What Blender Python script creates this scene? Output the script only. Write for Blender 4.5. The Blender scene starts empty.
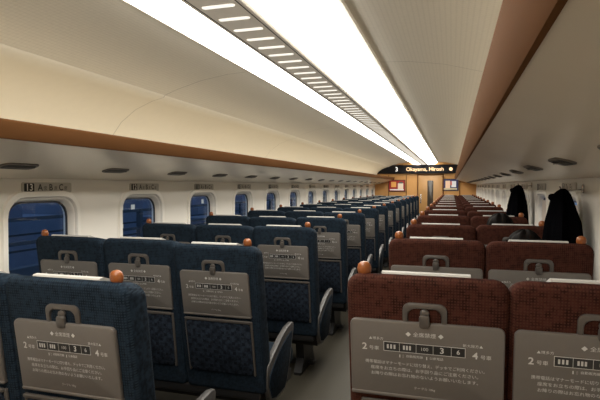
import bpy, bmesh, math, random
from mathutils import Vector, Matrix, Euler
random.seed(4)
C = bpy.context.scene.collection
R = math.radians
P = 1.03
WX = 1.57
YB, YE = -2.135, 16.405
try:
    bpy.context.scene.view_settings.view_transform = 'Standard'
except Exception: pass

# ------------------------------------------------------------ materials
def mat(name, col, rough=.5, metal=0, noise=.0, scale=20, emis=0, bump=0, seam=0, spec=.5, ecol=None, rib=0):
    m = bpy.data.materials.new(name); m.use_nodes = True
    nt = m.node_tree; b = nt.nodes['Principled BSDF']
    b.inputs['Roughness'].default_value = rough; b.inputs['Metallic'].default_value = metal
    b.inputs['Specular IOR Level'].default_value = spec
    b.inputs['Base Color'].default_value = (*col, 1)
    L = nt.links.new
    tc = nt.nodes.new('ShaderNodeTexCoord')
    nz = nt.nodes.new('ShaderNodeTexNoise'); nz.inputs['Scale'].default_value = scale
    L(tc.outputs['Object'], nz.inputs['Vector'])
    mx = nt.nodes.new('ShaderNodeMix'); mx.data_type = 'RGBA'
    mx.inputs[6].default_value = (*[c*(1-noise) for c in col], 1)
    mx.inputs[7].default_value = (*[min(1, c*(1+noise)) for c in col], 1)
    L(nz.outputs['Fac'], mx.inputs[0]); out = mx.outputs[2]
    if seam or rib:
        sp = nt.nodes.new('ShaderNodeSeparateXYZ'); L(tc.outputs['Object'], sp.inputs[0])
        for ax, per, wd, dk in (('Y', seam, .008, .66), ('X', rib, rib*.3, .95), ('Y', rib, rib*.3, .965)):
            if not per: continue
            a = nt.nodes.new('ShaderNodeMath'); a.operation = 'FLOORED_MODULO'; a.inputs[1].default_value = per
            L(sp.outputs[ax], a.inputs[0])
            c = nt.nodes.new('ShaderNodeMath'); c.operation = 'LESS_THAN'; c.inputs[1].default_value = wd
            L(a.outputs[0], c.inputs[0])
            m2 = nt.nodes.new('ShaderNodeMix'); m2.data_type = 'RGBA'; m2.blend_type = 'MULTIPLY'
            m2.inputs[7].default_value = (dk, dk, dk, 1)
            L(out, m2.inputs[6]); L(c.outputs[0], m2.inputs[0]); out = m2.outputs[2]
    L(out, b.inputs['Base Color'])
    if bump:
        bp = nt.nodes.new('ShaderNodeBump'); bp.inputs['Strength'].default_value = bump
        bp.inputs['Distance'].default_value = .005
        L(nz.outputs['Fac'], bp.inputs['Height']); L(bp.outputs[0], b.inputs['Normal'])
    if emis:
        b.inputs['Emission Color'].default_value = (*(ecol or col), 1); b.inputs['Emission Strength'].default_value = emis
    return m

def dotted(name, base, dot, scale, th, rot=0, invert=False, rough=.9):
    m = bpy.data.materials.new(name); m.use_nodes = True
    nt = m.node_tree; b = nt.nodes['Principled BSDF']; L = nt.links.new
    b.inputs['Roughness'].default_value = rough; b.inputs['Specular IOR Level'].default_value = .1
    tc = nt.nodes.new('ShaderNodeTexCoord')
    mp = nt.nodes.new('ShaderNodeMapping'); mp.inputs['Rotation'].default_value = (0, rot, 0)
    L(tc.outputs['Object'], mp.inputs[0])
    sp = nt.nodes.new('ShaderNodeSeparateXYZ'); L(mp.outputs[0], sp.inputs[0])
    cb = nt.nodes.new('ShaderNodeCombineXYZ'); L(sp.outputs['X'], cb.inputs[0]); L(sp.outputs['Z'], cb.inputs[1])
    v = nt.nodes.new('ShaderNodeTexVoronoi'); v.voronoi_dimensions = '2D'
    v.inputs['Scale'].default_value = scale; v.inputs['Randomness'].default_value = 0
    L(cb.outputs[0], v.inputs['Vector'])
    c = nt.nodes.new('ShaderNodeMath'); c.operation = 'GREATER_THAN' if invert else 'LESS_THAN'
    c.inputs[1].default_value = th; L(v.outputs['Distance'], c.inputs[0])
    nz = nt.nodes.new('ShaderNodeTexNoise'); nz.inputs['Scale'].default_value = 60; nz.inputs['Detail'].default_value = 3; L(tc.outputs['Object'], nz.inputs['Vector'])
    rp = nt.nodes.new('ShaderNodeMapRange'); rp.inputs[1].default_value = .35; rp.inputs[2].default_value = .65
    L(nz.outputs['Fac'], rp.inputs[0])
    a = nt.nodes.new('ShaderNodeMix'); a.data_type = 'RGBA'
    a.inputs[6].default_value = (*[q*.55 for q in base], 1); a.inputs[7].default_value = (*[q*1.6 for q in base], 1)
    L(rp.outputs[0], a.inputs[0])
    d = nt.nodes.new('ShaderNodeMix'); d.data_type = 'RGBA'; d.inputs[7].default_value = (*dot, 1)
    L(a.outputs[2], d.inputs[6]); L(c.outputs[0], d.inputs[0]); L(d.outputs[2], b.inputs['Base Color'])
    return m

def wood(name, c1, c2, rough=.35, spec=.25):
    m = mat(name, c1, rough); nt = m.node_tree; L = nt.links.new; b = nt.nodes['Principled BSDF']
    tc = nt.nodes.new('ShaderNodeTexCoord'); mp = nt.nodes.new('ShaderNodeMapping'); mp.inputs['Scale'].default_value = (6, .6, .8)
    L(tc.outputs['Object'], mp.inputs[0])
    n = nt.nodes.new('ShaderNodeTexNoise'); n.inputs['Scale'].default_value = 6; n.inputs['Detail'].default_value = 5
    L(mp.outputs[0], n.inputs['Vector'])
    x = nt.nodes.new('ShaderNodeMix'); x.data_type = 'RGBA'; x.inputs[6].default_value = (*c1, 1); x.inputs[7].default_value = (*c2, 1)
    L(n.outputs['Fac'], x.inputs[0]); L(x.outputs[2], b.inputs['Base Color'])
    b.inputs['Specular IOR Level'].default_value = spec
    return m

M_wall = mat('cream_wall', (.90, .87, .80), .5, noise=.02, scale=3)
M_ceil = mat('ceiling_panel', (.75, .71, .62), .6, noise=.05, scale=60, bump=.05, seam=3.09, rib=.022)
M_rackback = mat('rack_back_panel', (.74, .69, .58), .5, noise=.03, seam=3.09)
M_rack = mat('rack_cream', (.90, .82, .68), .26, noise=.03, scale=5, spec=.5)
M_lip = wood('rack_lip_wood', (.110, .049, .018), (.14, .063, .025), .7, .03)
M_wood = wood('orange_wood', (.62, .34, .125), (.54, .28, .095), .4)
M_floor = mat('floor_vinyl', (.050, .045, .034), .6, noise=.35, scale=150, spec=.2)
M_light = mat('light_diffuser', (.9, .9, .88), .5, emis=10.3, ecol=(1, .95, .86))
M_duct_glow = mat('duct_grey_glow', (.66, .62, .54), .5, noise=.06, emis=.14, ecol=(1, .9, .75))  # faint emission added so the downward-facing duct looks lit; no lamp inside
M_slot_glow = mat('slot_white_glow', (.85, .85, .8), .5, emis=1.0, ecol=(1, .95, .85))  # emission stands in for light caught by the slots
M_dark = mat('dark_recess', (.03, .027, .022), .6)
M_grey = mat('tray_plastic', (.112, .101, .090), .45, noise=.06, scale=40)
M_trim = mat('tray_trim', (.070, .062, .055), .4)
M_vent = mat('vent_bezel', (.12, .105, .088), .5)
M_arm = mat('armrest_plastic', (.050, .048, .047), .4, noise=.05)
M_base = mat('seat_base_metal', (.018, .018, .019), .45, metal=.4)
M_print = mat('white_print', (.50, .50, .48), .6)
M_black = mat('black_print', (.015, .015, .015), .5)
M_cover = mat('white_headrest_cover', (.40, .39, .365), .85, noise=.06, scale=15, bump=.1)
M_knob = mat('orange_handle', (.24, .075, .020), .3, noise=.1)
M_blue = dotted('blue_fabric', (.0078, .0140, .0225), (.0170, .0275, .040), 120, .30)
M_red = dotted('red_fabric', (.034, .0105, .0070), (.058, .023, .015), 120, .30)
M_netb = dotted('blue_net', (.012, .017, .026), (.005, .007, .012), 26, .52, R(45), True)
M_netr = dotted('red_net', (.035, .012, .009), (.012, .006, .005), 26, .52, R(45), True)
M_gasket = mat('window_gasket', (.05, .05, .05), .5)
M_blind = mat('window_blind', (.66, .58, .52), .8, noise=.05, scale=40)
M_skin = mat('skin', (.50, .30, .20), .55, noise=.05)
M_hair = mat('black_hair', (.005, .004, .0035), .7, noise=.5, scale=70, spec=.05)
M_coat = mat('black_cloth', (.002, .002, .0026), .95, noise=.2, scale=30, spec=.0)
M_jkt = mat('grey_jacket', (.03, .03, .035), .9, noise=.1, spec=.1)
M_pants = mat('navy_trousers', (.02, .022, .035), .9)
M_chrome = mat('hook_metal', (.5, .5, .5), .25, metal=1)
M_signpl = mat('sign_plate', (.52, .50, .45), .35)
M_letters = mat('sign_letters', (.05, .047, .042), .5)
M_signw = mat('sign_white', (.85, .85, .8))
M_led = mat('led_text', (1, .62, .3), .5, emis=.85, ecol=(1, .76, .5))
M_ledw = mat('led_white', (.9, .9, .9), .5, emis=.8, ecol=(1, .95, .9))
M_signbl = mat('sign_black', (.008, .008, .010), .35, spec=.12)
M_doorgrey = mat('door_glass', (.05, .04, .03), .2)
M_bld = mat('building_concrete', (.20, .22, .26), .8, noise=.3, scale=.5)
M_win = mat('lit_window', (.6, .55, .4), .5, emis=.35, ecol=(1, .88, .7))
M_steel = mat('galvanised_steel', (.05, .055, .06), .6)

def glass():
    m = bpy.data.materials.new('window_glass'); m.use_nodes = True; nt = m.node_tree; nt.nodes.clear()
    o = nt.nodes.new('ShaderNodeOutputMaterial'); mx = nt.nodes.new('ShaderNodeMixShader')
    t = nt.nodes.new('ShaderNodeBsdfTransparent'); t.inputs[0].default_value = (.92, .96, .99, 1)
    g = nt.nodes.new('ShaderNodeBsdfGlossy'); g.inputs['Roughness'].default_value = .02; g.inputs[0].default_value = (.8, .8, .8, 1)
    f = nt.nodes.new('ShaderNodeLayerWeight'); f.inputs[0].default_value = .5
    p = nt.nodes.new('ShaderNodeMath'); p.operation = 'POWER'; p.inputs[1].default_value = 4
    q = nt.nodes.new('ShaderNodeMath'); q.operation = 'MULTIPLY_ADD'; q.inputs[1].default_value = .4; q.inputs[2].default_value = .03
    nt.links.new(f.outputs['Facing'], p.inputs[0]); nt.links.new(p.outputs[0], q.inputs[0])
    nt.links.new(q.outputs[0], mx.inputs[0]); nt.links.new(t.outputs[0], mx.inputs[1]); nt.links.new(g.outputs[0], mx.inputs[2])
    nt.links.new(mx.outputs[0], o.inputs[0]); return m
M_glass = glass()

# ------------------------------------------------------------ helpers
I4 = Matrix.Identity(4)
def T(x, y, z): return Matrix.Translation((x, y, z))
def RX(a): return Matrix.Rotation(a, 4, 'X')
def RY(a): return Matrix.Rotation(a, 4, 'Y')
def RZ(a): return Matrix.Rotation(a, 4, 'Z')

def mk(name, bm, mats, parent=None, loc=None, smooth=True, ang=40):
    bmesh.ops.recalc_face_normals(bm, faces=bm.faces[:])
    me = bpy.data.meshes.new(name); bm.to_mesh(me); bm.free()
    for m in (mats if isinstance(mats, (list, tuple)) else [mats]): me.materials.append(m)
    if smooth:
        for p in me.polygons: p.use_smooth = True
        me.set_sharp_from_angle(angle=R(ang))
    o = bpy.data.objects.new(name, me); C.objects.link(o)
    if parent: o.parent = parent
    if loc: o.location = loc
    return o

def thing(name, label, cat, loc=(0, 0, 0), rz=0, group=None):
    o = bpy.data.objects.new(name, None); C.objects.link(o); o.empty_display_size = .1
    o.location = loc; o.rotation_euler = (0, 0, rz); tag(o, label, cat, group); return o
def tag(o, label, cat, group=None):
    o['label'] = label; o['category'] = cat
    if group: o['group'] = group
    return o
def struct(o): o['kind'] = 'structure'; return o
def copy_tree(o, parent=None):
    c = o.copy(); C.objects.link(c); c.parent = parent
    for ch in list(o.children): copy_tree(ch, c)
    return c

def rr(w, h, rs, n=4):
    if not isinstance(rs, (tuple, list)): rs = (rs,)*4
    pts = []
    for (sx, sy, a0, r) in ((1, 1, 0, rs[0]), (-1, 1, 90, rs[1]), (-1, -1, 180, rs[2]), (1, -1, 270, rs[3])):
        r = max(r, .0004)
        cx, cy = sx*(w/2-r), sy*(h/2-r)
        for i in range(n+1):
            a = R(a0+90*i/n); pts.append((cx+r*math.cos(a), cy+r*math.sin(a)))
    return pts
def bridge(bm, loops, mi=0, closed=True):
    for a, b in zip(loops, loops[1:]):
        n = len(a)
        for i in range(n if closed else n-1):
            j = (i+1) % n
            f = bm.faces.new((a[i], a[j], b[j], b[i])); f.material_index = mi
def slab(bm, w, h, t, rs, e, M=I4, n=4, m=3, mi=0, fn=None):
    """rounded plate in local XZ, thickness along Y, centred"""
    if not isinstance(rs, (tuple, list)): rs = (rs,)*4
    loops = []
    seq = [(e*(1-math.sin(R(90*k/m))), -t/2+e*(1-math.cos(R(90*k/m)))) for k in range(m+1)]
    seq += [(i, -y) for i, y in reversed(seq)]
    for ins, y in seq:
        lp = []
        for u, v in rr(w-2*ins, h-2*ins, [max(r-ins, .001) for r in rs], n):
            p = Vector((u, y, v))
            if fn: p = fn(p)
            lp.append(bm.verts.new(M @ p))
        loops.append(lp)
    bridge(bm, loops, mi)
    for lp in (loops[0], loops[-1]):
        f = bm.faces.new(lp); f.material_index = mi
def box(bm, x0, x1, y0, y1, z0, z1, M=I4, mi=0):
    v = [bm.verts.new(M @ Vector(p)) for p in ((x0,y0,z0),(x1,y0,z0),(x1,y1,z0),(x0,y1,z0),(x0,y0,z1),(x1,y0,z1),(x1,y1,z1),(x0,y1,z1))]
    for f in ((0,3,2,1),(4,5,6,7),(0,1,5,4),(1,2,6,5),(2,3,7,6),(3,0,4,7)):
        bm.faces.new([v[i] for i in f]).material_index = mi
def prism(bm, pts, t, M=I4, bev=0, mi=0):
    """polygon pts (y,z) extruded along x, centred"""
    a = [bm.verts.new(M @ Vector((-t/2, p[0], p[1]))) for p in pts]
    b = [bm.verts.new(M @ Vector((t/2, p[0], p[1]))) for p in pts]
    fs = [bm.faces.new(a), bm.faces.new(b)]
    for i in range(len(pts)):
        j = (i+1) % len(pts); fs.append(bm.faces.new((a[i], a[j], b[j], b[i])))
    for f in fs: f.material_index = mi
    if bev:
        es = list({e for f in fs[:2] for e in f.edges})
        bmesh.ops.bevel(bm, geom=es, offset=bev, segments=2, profile=.5, affect='EDGES')
def sheet(bm, prof, y0, y1, mi=0, ny=1, close=False):
    loops = []
    for k in range(ny+1):
        y = y0+(y1-y0)*k/ny
        loops.append([bm.verts.new((x, y, z)) for x, z in prof])
    bridge(bm, loops, mi, closed=close)
    if close:
        bm.faces.new(loops[0]); bm.faces.new(loops[-1])
def lathe(bm, prof, M=I4, n=14, mi=0, sx=1, sy=1):
    loops = [[bm.verts.new(M @ Vector((r*sx*math.cos(2*math.pi*i/n), r*sy*math.sin(2*math.pi*i/n), z))) for i in range(n)] for r, z in prof]
    bridge(bm, loops, mi)
    for lp in (loops[0], loops[-1]): bm.faces.new(lp).material_index = mi
def tube(bm, pts, r, n=8, mi=0):
    loops = []
    for i, p in enumerate(pts):
        p = Vector(p); d = (Vector(pts[min(i+1, len(pts)-1)])-Vector(pts[max(i-1, 0)])).normalized()
        u = d.orthogonal().normalized() if i == 0 else (u-d*u.dot(d)).normalized()
        v = d.cross(u); rad = r[i] if isinstance(r, (list, tuple)) else r
        loops.append([bm.verts.new(p+(u*math.cos(2*math.pi*k/n)+v*math.sin(2*math.pi*k/n))*rad) for k in range(n)])
    bridge(bm, loops, mi)
    bm.faces.new(loops[0]).material_index = mi; bm.faces.new(loops[-1]).material_index = mi

def text(bm, body, size, M, mi=0, align='CENTER', maxw=None, bold=0):
    cu = bpy.data.curves.new('t', 'FONT'); cu.body = body; cu.size = size*20; cu.align_x = align; cu.align_y = 'CENTER'
    cu.resolution_u = 3; cu.offset = bold*20
    o = bpy.data.objects.new('t', cu); C.objects.link(o)
    dg = bpy.context.evaluated_depsgraph_get(); dg.update()
    me = bpy.data.meshes.new_from_object(o.evaluated_get(dg))
    xs = [v.co.x/20 for v in me.vertices]
    s = 1
    if maxw and xs:
        w = max(xs)-min(xs)
        if w > maxw: s = maxw/w
    S = Matrix.Diagonal((s/20, 1/20, 1/20, 1))
    n0 = len(bm.faces)
    me.transform(M @ S)
    bm.from_mesh(me); bm.faces.ensure_lookup_table()
    for f in bm.faces[n0:]: f.material_index = mi
    bpy.data.objects.remove(o); bpy.data.curves.remove(cu); bpy.data.meshes.remove(me)

# ------------------------------------------------------------ room shell
bm = bmesh.new(); box(bm, -WX, WX, YB, YE, -.06, 0); struct(mk('floor', bm, M_floor))
bm = bmesh.new()
for s in (-1, 1):
    sheet(bm, [(s*x, z) for x, z in ((.41, 2.16), (.6, 2.15), (.8, 2.12), (1.0, 2.065), (1.08, 2.035))], YB, YE, 0)
    sheet(bm, [(s*x, z) for x, z in ((1.08, 2.035), (1.09, 2.02), (1.18, 2.0), (1.32, 1.945), (1.44, 1.86), (1.52, 1.76), (1.57, 1.64))], YB, YE, 1)
sheet(bm, [(-.41, 2.16), (.41, 2.16)], YB, YE, 0)
ceil = struct(mk('ceiling', bm, [M_ceil, M_rackback], ang=60))
# centre duct: casing with a row of bright slots
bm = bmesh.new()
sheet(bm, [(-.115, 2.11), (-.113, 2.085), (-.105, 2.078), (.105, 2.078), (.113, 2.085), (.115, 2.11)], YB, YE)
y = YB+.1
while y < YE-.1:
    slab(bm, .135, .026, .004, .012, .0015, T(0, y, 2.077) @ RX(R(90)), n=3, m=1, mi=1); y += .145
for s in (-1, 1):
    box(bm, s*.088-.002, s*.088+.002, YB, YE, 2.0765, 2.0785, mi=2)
duct = mk('air_duct', bm, [M_duct_glow, M_slot_glow, M_dark]); tag(duct, 'pale grey air duct with a row of slots between the two glowing ceiling strips', 'air duct')
for s, lab in ((-1, 'long glowing white ceiling strip on the blue seat side'), (1, 'long glowing white ceiling strip on the red seat side')):
    t = thing('ceiling_light', lab, 'ceiling light', (s*.275, (YB+YE)/2, 2.12), group='ceiling light strips')
    h = (YE-YB)/2-.01
    bm = bmesh.new()
    prof = [(s*x-s*.275, z-2.12) for x, z in ((.117, 2.088), (.17, 2.083), (.26, 2.088), (.35, 2.108), (.400, 2.145))]
    sheet(bm, prof, -h, h); mk('diffuser', bm, M_light, t)
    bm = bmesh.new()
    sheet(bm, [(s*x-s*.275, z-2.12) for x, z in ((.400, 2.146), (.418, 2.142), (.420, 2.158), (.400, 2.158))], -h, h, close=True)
    mk('frame', bm, M_duct_glow, t)

# side walls with window holes
KS = list(range(-1, 14))
WZ, WW, WH = 1.07, .54, .52
def wall(s, name):
    bm = bmesh.new()
    def pt(u, v, dx=0): return bm.verts.new((s*(WX+dx), u, v))
    H = 1.78
    box(bm, min(s*WX, s*(WX+.03)), max(s*WX, s*(WX+.03)), YB, 2.5+P*(-1)-P/2, 0, H)
    for k in KS:
        yc = 2.5+P*k
        outer = [pt(yc+u, H/2+v) for u, v in rr(P, H, .0004, 5)]
        hole = [pt(yc+u, WZ+v) for u, v in rr(WW, WH, .12, 5)]
        h1 = [pt(yc+u, WZ+v, .006) for u, v in rr(WW-.02, WH-.02, .115, 5)]
        h2 = [pt(yc+u, WZ+v, .05) for u, v in rr(WW-.06, WH-.06, .10, 5)]
        h3 = [pt(yc+u, WZ+v, .07) for u, v in rr(WW-.06, WH-.06, .10, 5)]
        bridge(bm, [outer, hole, h1, h2, h3])
    bmesh.ops.remove_doubles(bm, verts=bm.verts[:], dist=.001)
    return struct(mk(name, bm, M_wall, ang=35))
wall(-1, 'wall_left'); wall(1, 'wall_right')
wn = 1
for s in (-1, 1):
    for k in KS:
        yc = 2.5+P*k
        t = bpy.data.objects.new('window_%d' % wn, None); C.objects.link(t); struct(t); wn += 1
        t.location = (s*WX, yc, WZ)
        A = RZ(R(90))
        bm = bmesh.new()   # raised frame
        L0 = [(.085, .155, 0), (.07, .148, -.014), (.012, .125, -.016), (-.004, .118, -.004), (-.004, .118, .003)]
        loops = [[bm.verts.new((s*dx, u, v)) for u, v in rr(WW+g, WH+g, r, 5)] for g, r, dx in L0]
        bridge(bm, loops); mk('window_frame', bm, M_wall, t)
        bm = bmesh.new()
        loops = [[bm.verts.new((s*dx, u, v)) for u, v in rr(WW-g, WH-g, .10, 5)] for g, dx in ((.058, .042), (.058, .038), (.072, .038), (.072, .05))]
        bridge(bm, loops); mk('gasket', bm, M_gasket, t)
        bm = bmesh.new(); slab(bm, WW-.06, WH-.06, .006, .10, .001, T(s*.056, 0, 0) @ A, m=1); mk('pane', bm, M_glass, t)
        if s > 0:
            bm = bmesh.new()
            n = 18
            lo = []
            for i in range(n+1):
                v = -.20+.41*i/n
                lo.append([bm.verts.new((s*(.03+.002*(i % 2)), u, v)) for u in (-.22, .22)])
            bridge(bm, lo, closed=False); mk('blind', bm, M_blind, t)
            bm = bmesh.new(); slab(bm, .44, .02, .012, .005, .003, T(s*.028, 0, -.2) @ A, m=1); mk('blind_bar', bm, M_trim, t)

for s, nm in ((-1, 'baseboard_left'), (1, 'baseboard_right')):
    bm = bmesh.new()
    pr = [(s*x, z) for x, z in ((1.569, 0), (1.52, 0), (1.52, .14), (1.535, .16), (1.569, .165))]
    sheet(bm, pr, YB, YE, close=True); struct(mk(nm, bm, M_trim))

# end wall with door
bm = bmesh.new(); box(bm, -WX, WX, YE, YE+.05, 0, 2.2); struct(mk('wall_end', bm, M_wood))
bm = bmesh.new(); box(bm, -WX, WX, YB-.05, YB, 0, 2.2); struct(mk('wall_back', bm, M_wood))
d = bpy.data.objects.new('door_1', None); C.objects.link(d); struct(d); d.location = (.19, YE, 0)
bm = bmesh.new(); slab(bm, .74, 1.72, .03, .02, .005, T(0, -.02, .87)); mk('door_panel', bm, mat('door_wood', (.42, .23, .08), .35, noise=.08, scale=8), d)
bm = bmesh.new(); slab(bm, .18, .95, .01, .03, .003, T(0, -.04, 1.1)); mk('door_window', bm, M_doorgrey, d)
bm = bmesh.new()
for x in (-.39, .39): box(bm, x-.015, x+.015, -.05, 0, 0, 1.77)
box(bm, -.405, .405, -.05, 0, 1.745, 1.775); mk('door_frame', bm, M_lip, d)
bm = bmesh.new(); slab(bm, .03, .3, .02, .01, .004, T(-.29, -.045, 1.0)); mk('door_handle', bm, M_chrome, d)
for i, x in enumerate((-1.12, -.56, 1.08)):
    bm = bmesh.new(); box(bm, x-.012, x+.012, YE-.012, YE, 0, 1.75); struct(mk('trim_%d' % (i+1), bm, M_lip))

def poster(x, z, w, h, cols, label):
    t = thing('poster', label, 'poster', (x, YE, z), group='posters beside the end door')
    bm = bmesh.new(); slab(bm, w, h, .02, .006, .003, T(0, -.011, 0), m=1); mk('frame', bm, M_black, t)
    bm = bmesh.new()
    ms = []
    for i, (u, v, a, b, c) in enumerate(cols):
        ms.append(mat('poster_ink_glow', [q*.7 for q in c], .5, emis=.3, ecol=c)); yy = -.0225-.0012*i  # weak emission in the ink makes the print look lit
        vs = [bm.verts.new(p) for p in ((u-a/2, yy, v-b/2), (u+a/2, yy, v-b/2), (u+a/2, yy, v+b/2), (u-a/2, yy, v+b/2))]
        bm.faces.new(vs).material_index = i
    mk('picture', bm, ms, t, smooth=False)
poster(-.86, 1.41, .54, .38, [(0, 0, .50, .34, (.34, .02, .015)), (-.1, .04, .16, .17, (.85, .42, .1)), (.12, -.02, .17, .2, (.85, .7, .55)), (.0, -.13, .44, .04, (.8, .8, .75)), (.13, .1, .12, .05, (.1, .1, .1))], 'dark red framed poster on orange end wall left of the door')
poster(.80, 1.44, .50, .38, [(0, 0, .46, .34, (.04, .04, .12)), (-.08, 0, .14, .25, (.85, .6, .4)), (.10, .02, .14, .19, (.85, .85, .85)), (.02, .05, .05, .12, (.6, .1, .08)), (0, -.13, .40, .05, (.6, .5, .3))], 'dark framed poster with pale figures on orange end wall right of the door')

# information sign
t = thing('information_sign', 'long black LED destination sign above the end door', 'sign', (-.12, YE-.08, 1.94))
bm = bmesh.new()
pts = [(-1.38, -.12), (-1.34, -.145), (1.31, -.145), (1.36, -.12), (1.34, .05), (1.30, .09), (1.1, .135), (-1.1, .135), (-1.33, .09), (-1.37, .05)]
a = [bm.verts.new((x, -.03, z)) for x, z in pts]; b = [bm.verts.new((x, .06, z)) for x, z in pts]
bridge(bm, [a, b]); bm.faces.new(a); bm.faces.new(b)
bmesh.ops.bevel(bm, geom=[e for e in bm.edges if all(abs(v.co.y+.03) < 1e-5 for v in e.verts)], offset=.015, segments=2, affect='EDGES')
mk('sign_panel', bm, M_signbl, t)
bm = bmesh.new()
text(bm, '3', .20, T(-.74, -.036, -.01) @ RX(R(90)), bold=.002)
mk('coach_number', bm, M_ledw, t, smooth=False)
bm = bmesh.new()
text(bm, 'Okayama, Hirosh', .165, T(.14, -.036, -.01) @ RX(R(90)), maxw=1.16)
mk('station_names', bm, M_led, t, smooth=False)
bm = bmesh.new()
lathe(bm, [(.055, 0), (.055, .004)], T(.93, -.036, -.01) @ RX(R(90)), n=16)
mk('indicator_dot', bm, M_led, t, smooth=False)

# ------------------------------------------------------------ luggage racks
for s, lab in ((-1, 'cream overhead luggage rack with brown wooden lip above the blue seats'), (1, 'cream overhead luggage rack with brown wooden lip above the red seats')):
    t = thing('luggage_rack', lab, 'luggage rack', (s*1.25, (YB+YE)/2, 1.6), group='overhead luggage racks')
    h = (YE-YB)/2-.045; X0 = s*1.25
    bm = bmesh.new()
    pr = [(s*x-X0, z-1.6) for x, z in ((.962, 1.606), (1.06, 1.572), (1.2, 1.53), (1.4, 1.475), (1.565, 1.445), (1.565, 1.60), (.965, 1.655))]
    sheet(bm, pr, -h, h, close=True); mk('shelf', bm, M_rack, t)
    bm = bmesh.new()
    pr = [(s*x-X0, z-1.6) for x, z in ((.968, 1.600), (.958, 1.601), (.950, 1.610), (.920, 1.666), (.919, 1.673), (.924, 1.679), (.932, 1.677), (.968, 1.66))]
    sheet(bm, pr, -h, h, close=True); mk('lip', bm, M_lip, t, ang=30)
    for j in range(22):
        yy = (1.27 if s < 0 else .77)+.78*j-(YB+YE)/2
        if yy > h-.2: break
        bm = bmesh.new()
        Mz = T(s*1.29-X0, yy, -.096) @ RY(s*R(16)) @ RZ(R(90)) @ RX(R(90))
        slab(bm, .23, .085, .014, .040, .005, Mz, n=5, m=2)
        slab(bm, .20, .058, .004, .028, .001, T(0, 0, -.0075) @ Mz, n=5, m=1, mi=1)
        for q in (-.018, -.006, .006, .018):
            slab(bm, .17, .004, .004, .001, .001, T(s*q, 0, -.0095) @ Mz, n=1, m=1, mi=0)
        mk('vent', bm, [M_vent, M_dark], t)

# ------------------------------------------------------------ seat row signs
def row_sign(s, k):
    n = 13-k; yc = 2.53+P*k
    lab = 'small wall sign numbered %d above the %s side window' % (n, 'blue seat' if s < 0 else 'red seat')
    t = thing('seat_number_sign', lab, 'sign', (s*WX, yc, 1.390), group='seat row signs, %s side' % ('blue' if s < 0 else 'red'))
    bm = bmesh.new(); slab(bm, .40, .064, .008, .012, .002, T(-s*.005, 0, 0) @ RZ(R(90)), m=1); mk('plate', bm, M_signpl, t)
    B = (RZ(R(90)) if s < 0 else RZ(R(-90))) @ RX(R(90))
    bm = bmesh.new()
    for ch, xx in ((('A', -.065), ('B', .02), ('C', .105)) if s < 0 else (('D', -.05), ('E', .06))):
        text(bm, ch, .056, T(-s*.0102, 0, 0) @ B @ T(xx, 0, 0), bold=.001)
        text(bm, '席', .030, T(-s*.0102, 0, 0) @ B @ T(xx+.040, -.006, 0))
    mk('seat_letters', bm, M_letters, t, smooth=False)
    bm = bmesh.new(); slab(bm, .075, .052, .001, .006, .0003, T(-s*.0102, s*.148, 0) @ RZ(R(90)), m=1); mk('number_box', bm, M_black, t, smooth=False)
    bm = bmesh.new()
    text(bm, str(n), .058, T(-s*.0115, 0, 0) @ B @ T(-.148, 0, 0), bold=.0009)
    mk('row_number', bm, M_signw, t, smooth=False)
for k in range(13): row_sign(-1, k); row_sign(1, k)

# ------------------------------------------------------------ train seats
SW = .455; TILT = R(8)
bm = bmesh.new()
PY = -.0735; TZ = .530
def tp(x, z): return T(x, PY, TZ+z) @ RX(R(90))
def bar(x0, x1, z0, z1, mi=0, dy=0): box(bm, x0, x1, PY-.0006-dy, PY+.0006, TZ+z0, TZ+z1, mi=mi)
text(bm, '◆ 全席禁煙 ◆', .015, tp(0, .084))
text(bm, '▲博多方', .010, tp(-.128, .064)); text(bm, '新大阪方▲', .010, tp(.122, .064))
x0, x1, z0, z1 = -.108, .104, .028, .057
bar(x0, x1, z0, z1, 1)
bar(x0, x1, z1-.0013, z1, 0, .0003); bar(x0, x1, z0, z0+.0013, 0, .0003); bar(x0, x0+.0013, z0, z1, 0, .0003); bar(x1-.0013, x1, z0, z1, 0, .0003)
for xx in (-.066, -.022, .022, .068): bar(xx, xx+.001, z0, z1, 0, .0003)
for xx in (-.099, -.090, -.081, -.056, -.048, -.040): bar(xx, xx+.005, z0+.008, z1-.008, 0, .0003)
text(bm, '3', .024, T(.045, PY-.0014, TZ+.0425) @ RX(R(90)), bold=.0005)
text(bm, '100', .014, T(0, PY-.0014, TZ+.0425) @ RX(R(90))); text(bm, '6', .018, T(.086, PY-.0014, TZ+.0425) @ RX(R(90)), bold=.0002)
text(bm, '2', .028, tp(-.160, .036), bold=.0005); text(bm, '号車', .014, tp(-.134, .033))
text(bm, '4', .028, tp(.128, .036), bold=.0005); text(bm, '号車', .014, tp(.154, .033))
text(bm, '▮▯ 自動販売機  ▮ 公衆電話', .009, tp(-.01, .016), maxw=.2)
text(bm, '携帯電話はマナーモードに切り替え、デッキでご利用ください。', .012, tp(0, -.010), maxw=.31)
text(bm, '座席をお立ちの際は、お手回り品にご注意ください。', .012, tp(0, -.028), maxw=.29)
text(bm, 'お降りの際はお忘れ物のないようお願いいたします。', .012, tp(0, -.046), maxw=.29)
text(bm, 'テーブル 10kg', .009, tp(0, -.082), maxw=.2)
ob = mk('printed_notice', bm, [M_print, M_black], smooth=False)
ME_print = ob.data; bpy.data.objects.remove(ob)

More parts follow.
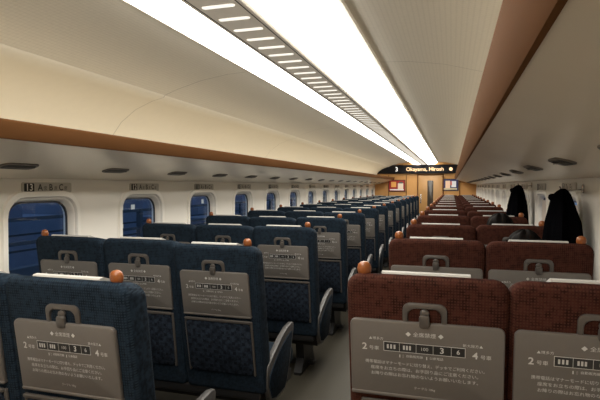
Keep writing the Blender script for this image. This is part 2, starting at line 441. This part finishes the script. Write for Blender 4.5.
def make_bench(n, fab, net, name, TW, HZ):
    root = bpy.data.objects.new(name, None); C.objects.link(root); root.empty_display_size = .1
    W = n*SW
    for i in range(n):
        x = -W/2+SW*(i+.5)
        def shape(p):
            p = p.copy()
            if p.z > .1: p.x *= 1+.012*math.sin((p.z-.1)*8)
            if p.z > .3 and p.y > -.02: p.z -= .035*(p.y+.02)/.0775
            return p
        bm = bmesh.new(); slab(bm, SW-.002, .80, .115, (.045, .045, .03, .03), .024, T(0, .0, .38), n=6, m=4, fn=shape)
        br = mk('backrest', bm, fab, root, (x, 0, HZ)); br.rotation_euler.x = TILT
        bm = bmesh.new()   # white cover draped over the top towards the front
        outer = [(-.034, .781), (-.030, .7855), (-.015, .7850), (.035, .760), (.062, .742), (.073, .72), (.074, .52)]
        inner = [(.060, .52), (.059, .715), (.050, .730), (.030, .7475), (-.015, .7735), (-.030, .777)]
        prism(bm, outer+inner, .25); mk('headrest_cover', bm, M_cover, br)
        bm = bmesh.new()   # fold-up table
        slab(bm, TW, .240, .016, .018, .005, T(0, -.0645, TZ), n=4, m=2)
        slab(bm, TW, .012, .022, .005, .004, T(0, -.064, TZ-.112), n=2, m=2, mi=0)
        mk('tray_table', bm, M_grey, br)
        o = bpy.data.objects.new('printed_notice', ME_print); C.objects.link(o); o.parent = br
        k_ = (TW-.01)/.39; o.scale.x = k_
        bm = bmesh.new()   # latch housing: squarish arch ring + recess + turn tab
        L = []
        for r, hh, yy in ((.062, .056, -.056), (.062, .056, -.064), (.057, .051, -.067), (.049, .042, -.067), (.046, .039, -.060)):
            pts = [Vector((r, yy, .648))]
            cr_ = .022
            for a in range(0, 91, 18): pts.append(Vector((r-cr_+cr_*math.cos(R(a)), yy, .650+hh-cr_+cr_*math.sin(R(a)))))
            for a in range(90, 181, 18): pts.append(Vector((-r+cr_+cr_*math.cos(R(a)), yy, .650+hh-cr_+cr_*math.sin(R(a)))))
            pts.append(Vector((-r, yy, .648)))
            L.append([bm.verts.new(p) for p in pts])
        bridge(bm, L, closed=False)
        slab(bm, .100, .044, .004, (.02, .02, .004, .004), .001, T(0, -.0585, .671), mi=1, m=1)
        slab(bm, .030, .038, .014, .008, .004, T(0, -.071, .655), mi=0, m=2)
        lathe(bm, [(.013, 0), (.013, .01), (.009, .013)], T(0, -.058, .677) @ RX(R(90)), n=14)
        mk('tray_latch', bm, [M_trim, fab], br)
        bm = bmesh.new()   # net pocket
        def bulge(p):
            p = p.copy()
            if p.y < 0: p.y -= .012*(1-abs(p.z)/.16)
            return p
        slab(bm, .36, .29, .02, .03, .006, T(0, -.064, .245), n=4, m=2, fn=bulge); mk('seat_pocket', bm, net, br)
        bm = bmesh.new(); slab(bm, .368, .014, .012, .006, .003, T(0, -.074, .392), n=2, m=2)
        slab(bm, .012, .30, .012, .005, .003, T(-.182, -.066, .245), n=2, m=1); slab(bm, .012, .30, .012, .005, .003, T(.182, -.066, .245), n=2, m=1)
        mk('pocket_rim', bm, M_trim, br)
        for end, sx in ((0, -1), (n-1, 1)):
            if i == end:
                bm = bmesh.new()
                lathe(bm, [(.010, -.02), (.013, -.006), (.0165, .002), (.0205, .012), (.0215, .022), (.019, .033), (.012, .040), (.004, .042)], T(sx*.178, -.022, .770), n=14, sx=1, sy=.8)
                mk('grab_handle', bm, M_knob, br)
        bm = bmesh.new()   # seat cushion
        slab(bm, SW-.05, .49, .13, .05, .04, T(x, .275, .375) @ RX(R(-94)), n=5, m=3)
        mk('seat_cushion', bm, fab, root)
    for i in range(n+1):
        x = -W/2+SW*i; end = i in (0, n)
        if i == 0: x += .006
        if i == n: x -= .006
        bm = bmesh.new()
        w = .028
        top = [(-.04, .445), (-.03, .465), (.06, .512), (.18, .560), (.28, .588), (.36, .598), (.393, .590), (.404, .572), (.392, .553)]
        if end:
            pts = top+[(.368, .50), (.325, .37), (.275, .28), (.225, .245), (.06, .245), (.0, .27), (-.045, .36)]
        else:
            pts = top+[(.35, .548), (.27, .535), (.1, .47), (.0, .43)]
        prism(bm, pts, w, T(x, 0, 0), bev=.008)
        if not end: box(bm, x-.012, x+.012, .0, .06, .36, .47)
        ar = mk('armrest', bm, M_arm, root)
        if end:
            sx = -1 if i == 0 else 1
            bm = bmesh.new()
            prism(bm, [(-.02, .415), (.06, .465), (.18, .515), (.28, .545), (.345, .552), (.352, .53), (.325, .46), (.29, .37), (.25, .295), (.215, .268), (.07, .268), (.015, .285), (-.025, .36)], .008, T(x+sx*(w/2+.001), 0, 0), bev=.002)
            mk('side_panel', bm, fab, ar)
    bm = bmesh.new()   # base frame
    box(bm, -W/2+.02, W/2-.02, .02, .10, .24, .31); box(bm, -W/2+.02, W/2-.02, .36, .43, .24, .30)
    box(bm, -W/2+.03, W/2-.03, .10, .36, .285, .31)
    slab(bm, W-.06, .05, .03, .02, .008, T(0, -.03, .31))
    for px in (-W/2+.18, W/2-.18):
        prism(bm, [(.08, .25), (.42, .25), (.36, .10), (.42, .02), (.42, 0), (.04, 0), (.04, .02), (.13, .10)], .06, T(px, 0, 0), bev=.008)
    slab(bm, W-.2, .03, .05, .01, .005, T(0, .25, .035))
    mk('base_frame', bm, M_base, root)
    return root

protoL = make_bench(3, M_blue, M_netb, 'triple_train_seat', .375, .350)
protoR = make_bench(2, M_red, M_netr, 'double_train_seat', .432, .373)
XL = -.055-1.5*SW; XR = .550+SW
recl = {(-1, 1, 2): R(11), (-1, 3, 1): R(9.5), (1, 2, 0): R(9), (-1, 4, 2): R(10), (1, 4, 1): R(10), (-1, 6, 2): R(11), (-1, 0, 2): R(8.5)}
special = {
 (-1, 0): 'nearest blue three-seat bench, cut off at the lower left corner of the photo',
 (1, 0): 'nearest red two-seat bench with large readable grey tray tables, lower right',
 (1, 1): 'second nearest red two-seat bench with a dark haired passenger at the window side'}
trees = []
for s, proto, x0, d0, nseat in ((-1, protoL, XL, 1.235, 3), (1, protoR, XR, 1.46, 2)):
    for k in range(14):
        o = proto if k == 0 else copy_tree(proto)
        trees.append((o, s, k, x0, d0, nseat))
for o, s, k, x0, d0, nseat in trees:
    o.location = (x0, d0+P*k+.163, 0)
    num = 14-k
    lab = special.get((s, k), ('blue three-seat bench beside the window signed %d' if s < 0 else 'red two-seat bench in the row level with window sign %d') % num)
    tag(o, lab, 'train seat', 'blue three-seat benches' if s < 0 else 'red two-seat benches')
    bs = sorted([c for c in o.children if c.name.startswith('backrest')], key=lambda c: c.location.x)
    for i, b in enumerate(bs):
        b.rotation_euler.x = recl.get((s, k, i), TILT)+R(random.uniform(-.4, .4))

# ------------------------------------------------------------ people (seated, seen from behind)
def skin_mesh(name, verts, edges, m, parent, root=0, sub=2):
    me = bpy.data.meshes.new(name); me.from_pydata([v[0] for v in verts], edges, [])
    o = bpy.data.objects.new(name, me); C.objects.link(o)
    md = o.modifiers.new('s', 'SKIN')
    sv = me.skin_vertices[0].data
    for i, v in enumerate(verts):
        r = v[1]; sv[i].radius = (r, r) if not isinstance(r, tuple) else r
        sv[i].use_root = (i == root)
    o.modifiers.new('u', 'SUBSURF').levels = sub
    dg = bpy.context.evaluated_depsgraph_get(); dg.update()
    nm = bpy.data.meshes.new_from_object(o.evaluated_get(dg))
    bpy.data.objects.remove(o)
    nm.materials.clear(); nm.materials.append(m)
    for p in nm.polygons: p.use_smooth = True
    q = bpy.data.objects.new(name, nm); C.objects.link(q); q.parent = parent
    return q
def person(x, y, label, jm, hm, long=False, sc=1):
    t = thing('person', label, 'person', (x, y, 0), group='seated passengers')
    t.scale = (sc, sc, sc)
    V = []; E = []
    def v(p, r, par=None):
        V.append((p, r))
        if par is not None: E.append((par, len(V)-1))
        return len(V)-1
    pel = v((0, 0, .54), (.15, .11)); bel = v((0, -.01, .66), (.14, .10), pel); ch = v((0, -.02, .80), (.16, .10), bel)
    sh = v((0, -.03, .91), (.12, .075), ch); nk = v((0, -.02, .975), .05, sh); jaw = v((0, .0, 1.03), (.058, .07), nk)
    hd = v((0, -.01, 1.10), (.074, .092), jaw); v((0, -.012, 1.17), (.05, .062), hd)
    v((0, .10, 1.07), .010, jaw)
    for sx in (-1, 1):
        s1 = v((sx*.16, -.025, .89), .055, sh); e1 = v((sx*.23, .04, .67), .042, s1); w1 = v((sx*.13, .26, .61), .028, e1)
        pm = v((sx*.11, .32, .605), (.038, .016), w1)
        for q, (dx, ln) in enumerate(((-.03, .055), (-.01, .07), (.01, .075), (.03, .065))):
            f1 = v((sx*.11+dx, .36, .60), .009, pm); v((sx*.11+dx, .36+ln*.7, .585), .008, f1)
        th = v((sx*.075, .31, .60), .010, w1); v((sx*.062, .345, .59), .009, th)
        h1 = v((sx*.09, .06, .52), .085, pel); k1 = v((sx*.11, .40, .50), .06, h1); a1 = v((sx*.11, .38, .09), .038, k1); v((sx*.11, .52, .045), (.04, .03), a1)
    skin_mesh('body', V, E, M_skin, t)
    J = [((0, -.005, .56), (.165, .125)), ((0, -.015, .68), (.155, .115)), ((0, -.025, .81), (.175, .115)), ((0, -.03, .915), (.13, .085)), ((0, -.025, .955), (.065, .065))]
    JE = [(0, 1), (1, 2), (2, 3), (3, 4)]
    for sx in (-1, 1):
        b = len(J); J += [((sx*.165, -.025, .895), .066), ((sx*.235, .04, .67), .053), ((sx*.135, .245, .612), .038)]
        JE += [(3, b), (b, b+1), (b+1, b+2)]
    skin_mesh('jacket', J, JE, jm, t)
    Tn = [((0, 0, .52), (.16, .12))]; TE = []
    for sx in (-1, 1):
        b = len(Tn); Tn += [((sx*.09, .06, .525), .095), ((sx*.11, .40, .505), .07), ((sx*.11, .38, .12), .052)]
        TE += [(0, b), (b, b+1), (b+1, b+2)]
    skin_mesh('trousers', Tn, TE, M_pants, t)
    bm = bmesh.new()
    bmesh.ops.create_uvsphere(bm, u_segments=48, v_segments=26, radius=1)
    for w in bm.verts:
        p = w.co.copy()
        an = math.atan2(p.y, p.x)
        n = (.07*math.sin(9*an+2*p.z)+.05*math.sin(19*an+5*p.z))*max(0, 1-abs(p.z)*.7)
        z = p.z
        if p.y > .35 and z < .35: p.y = .35-(.35-z)*.3
        zz = z if z > 0 else z*(1.15 if not long else 1.9)
        w.co = Vector((p.x*(.086+.092*n), -.018+p.y*(.104+.1*n), 1.112+zz*.092+.006*math.sin(5*an)*(z > .3)))
    mk('hair', bm, hm, t, ang=180)
    for sx in (-1, 1):
        bm = bmesh.new(); bmesh.ops.create_uvsphere(bm, u_segments=8, v_segments=6, radius=.012)
        for w in bm.verts: w.co = Vector((w.co.x+sx*.03, w.co.y+.072, w.co.z+1.10))
        mk('eye', bm, M_print, t, ang=180)
    return t
rowR = lambda k: 1.46+P*k+.163
person(XR+SW/2-.02, rowR(1)+.16, 'passenger with short dark hair seen from behind above the second red window seat', M_jkt, M_hair, sc=.975)
person(XR+SW/2-.05, rowR(2)+.17, 'passenger with dark hair further ahead, beside the large hanging black coat', M_jkt, M_hair, long=True)

# ------------------------------------------------------------ hanging coats
def coat(x, y, z, w, L, label, seed):
    rd = random.Random(seed)
    hk = thing('coat_hook', 'small metal coat hook on right wall holding the %s' % ('nearer black coat' if seed == 1 else 'farther black coat'), 'hook', (WX, y, z))
    bm = bmesh.new(); slab(bm, .03, .05, .008, .01, .002, T(-.005, 0, 0) @ RZ(R(90)), m=1)
    tube(bm, [(-.005, 0, -.005), (-.07, 0, -.012), (-.115, 0, -.008), (-.125, 0, .014)], .005); mk('hook', bm, M_chrome, hk)
    t = thing('coat', label, 'coat', (x, y, z), group='black coats hung by the windows')
    bm = bmesh.new(); loops = []; n = 48
    ph = rd.random()*6
    lev = [(0, .020, .012), (.015, .060, .028), (.035, .095, .044), (.07, .130, .056), (.12, .168, .066), (.18, .200, .078), (.26, .222, .085), (.36, .235, .090), (L, .245, .094)]
    for dz, hw, hd in lev:
        lp = []
        for i in range(n):
            a = 2*math.pi*i/n
            f = 1+.18*min(1, dz*6)*math.sin(6*a+ph+dz*3)+.08*math.sin(13*a+dz*7)+.05*math.sin(3*a+ph)
            off = -.075*min(1, dz/.2)
            lp.append(bm.verts.new((-hd*.25+hd*f*math.cos(a), off+w*hw/.25*f*math.sin(a)*(.72 if math.sin(a) > 0 else 1.05), -dz-.012*math.sin(4*a+ph)*min(1, dz*8))))
        loops.append(lp)
    bridge(bm, loops); bm.faces.new(loops[0]); bm.faces.new(loops[-1]); mk('coat_body', bm, M_coat, t, ang=80)
    for sy in (-1, 1):
        bm = bmesh.new(); tube(bm, [(-.03, sy*w*.30-.06, -.13), (-.05, sy*w*.50-.06, -.20), (-.06, sy*w*.62-.06, -.32), (-.05, sy*w*.60-.06, -L-.02)], [.03, .04, .04, .036], n=12)
        mk('sleeve', bm, M_coat, t, ang=80)
    bm = bmesh.new(); tube(bm, [(-.01, -.05, -.075), (-.045, -.045, -.055), (-.06, 0, -.05), (-.045, .045, -.06), (-.01, .05, -.08)], [.010, .018, .022, .018, .010], n=10)
    mk('collar', bm, M_coat, t, ang=80)
coat(WX-.105, 3.20, 1.385, .21, .46, 'large black coat hanging from a hook beside the right windows, nearer one', 1)
coat(WX-.115, 5.12, 1.41, .22, .46, 'black coat hanging by the right windows farther down the car', 2)

# ------------------------------------------------------------ outside at dusk
w = bpy.data.worlds.new('World'); bpy.context.scene.world = w; w.use_nodes = True
nt = w.node_tree; bg = nt.nodes['Background']
tc = nt.nodes.new('ShaderNodeTexCoord'); sp = nt.nodes.new('ShaderNodeSeparateXYZ'); nt.links.new(tc.outputs['Generated'], sp.inputs[0])
cr = nt.nodes.new('ShaderNodeValToRGB'); nt.links.new(sp.outputs['Z'], cr.inputs[0])
cr.color_ramp.elements[0].color = (.12, .20, .36, 1); cr.color_ramp.elements[1].color = (.06, .115, .23, 1)
nt.links.new(cr.outputs[0], bg.inputs[0]); bg.inputs[1].default_value = 1.4
bm = bmesh.new(); box(bm, -400, -3.3, -40, 600, -9.2, -9); tag(mk('town_ground', bm, mat('dusk_ground', (.42, .46, .50), .9, noise=.45, scale=.25)), 'dark ground far below outside the windows', 'ground')['kind'] = 'structure'
def fence(x, top, rails, step, label):
    t = thing('trackside_fence', label, 'fence', (x, 8, -9), group='trackside fences')
    bm = bmesh.new(); box(bm, -.06, .06, -12, 36, 0, top+9); mk('parapet', bm, M_steel, t)
    for z in rails:
        bm = bmesh.new(); box(bm, -.02, .02, -12, 36, z+9-.02, z+9+.02); mk('rail', bm, M_steel, t)
    n = int(44/step)
    for j in range(n):
        bm = bmesh.new(); box(bm, -.03, .03, -10+j*step, -9.94+j*step, top+9-.05, rails[-1]+9.02); mk('post', bm, M_steel, t)
fence(-3.6, .52, (.78, 1.04), 1.4, 'dark low trackside fence nearest outside the left windows')
fence(-7.4, -.25, (.10, .42, .74), 2.3, 'dark taller platform railing farther outside the left windows')
bl = [(-26, 24, 9, 8.4, 7), (-30, 35, 7, 10, 9), (-24, 45, 8, 7.5, 8), (-34, 58, 12, 9.5, 12), (-26, 74, 9, 8, 9), (-32, 92, 12, 10, 14), (-27, 117, 14, 9, 10), (-25, 13, 8, 7.2, 7)]
kinds = ['low wide', 'tall narrow', 'low', 'broad tall', 'mid-height', 'large flat-roofed', 'distant long', 'nearest low']
for (bx, by, bw, bh, bd), kd in zip(bl, kinds):
    t = thing('building', '%s dark town building with lit windows seen through the left train windows' % kd, 'building', (bx, by, -9), group='town buildings at dusk')
    bm = bmesh.new(); box(bm, -bd/2, bd/2, -bw/2, bw/2, 0, bh); box(bm, -1, 1, -1, 1, bh, bh+.8); mk('wall', bm, M_bld, t)
    for a in range(int(bw//1.6)):
        for c in range(2, int(bh//1.5)):
            if random.random() < .3:
                bm = bmesh.new(); box(bm, bd/2, bd/2+.03, -bw/2+.5+a*1.6, -bw/2+1.0+a*1.6, .8+c*1.5, 1.3+c*1.5); mk('lit_window', bm, M_win, t, smooth=False)

# ------------------------------------------------------------ camera
cd = bpy.data.cameras.new('Camera'); cam = bpy.data.objects.new('Camera', cd); C.objects.link(cam)
cd.sensor_width = 36; cd.lens = 30; cd.clip_start = .05; cd.clip_end = 900
cam.location = (.85, 0, 1.40)
cam.rotation_euler = (R(90-1.6), 0, math.atan(.304))
bpy.context.scene.camera = cam
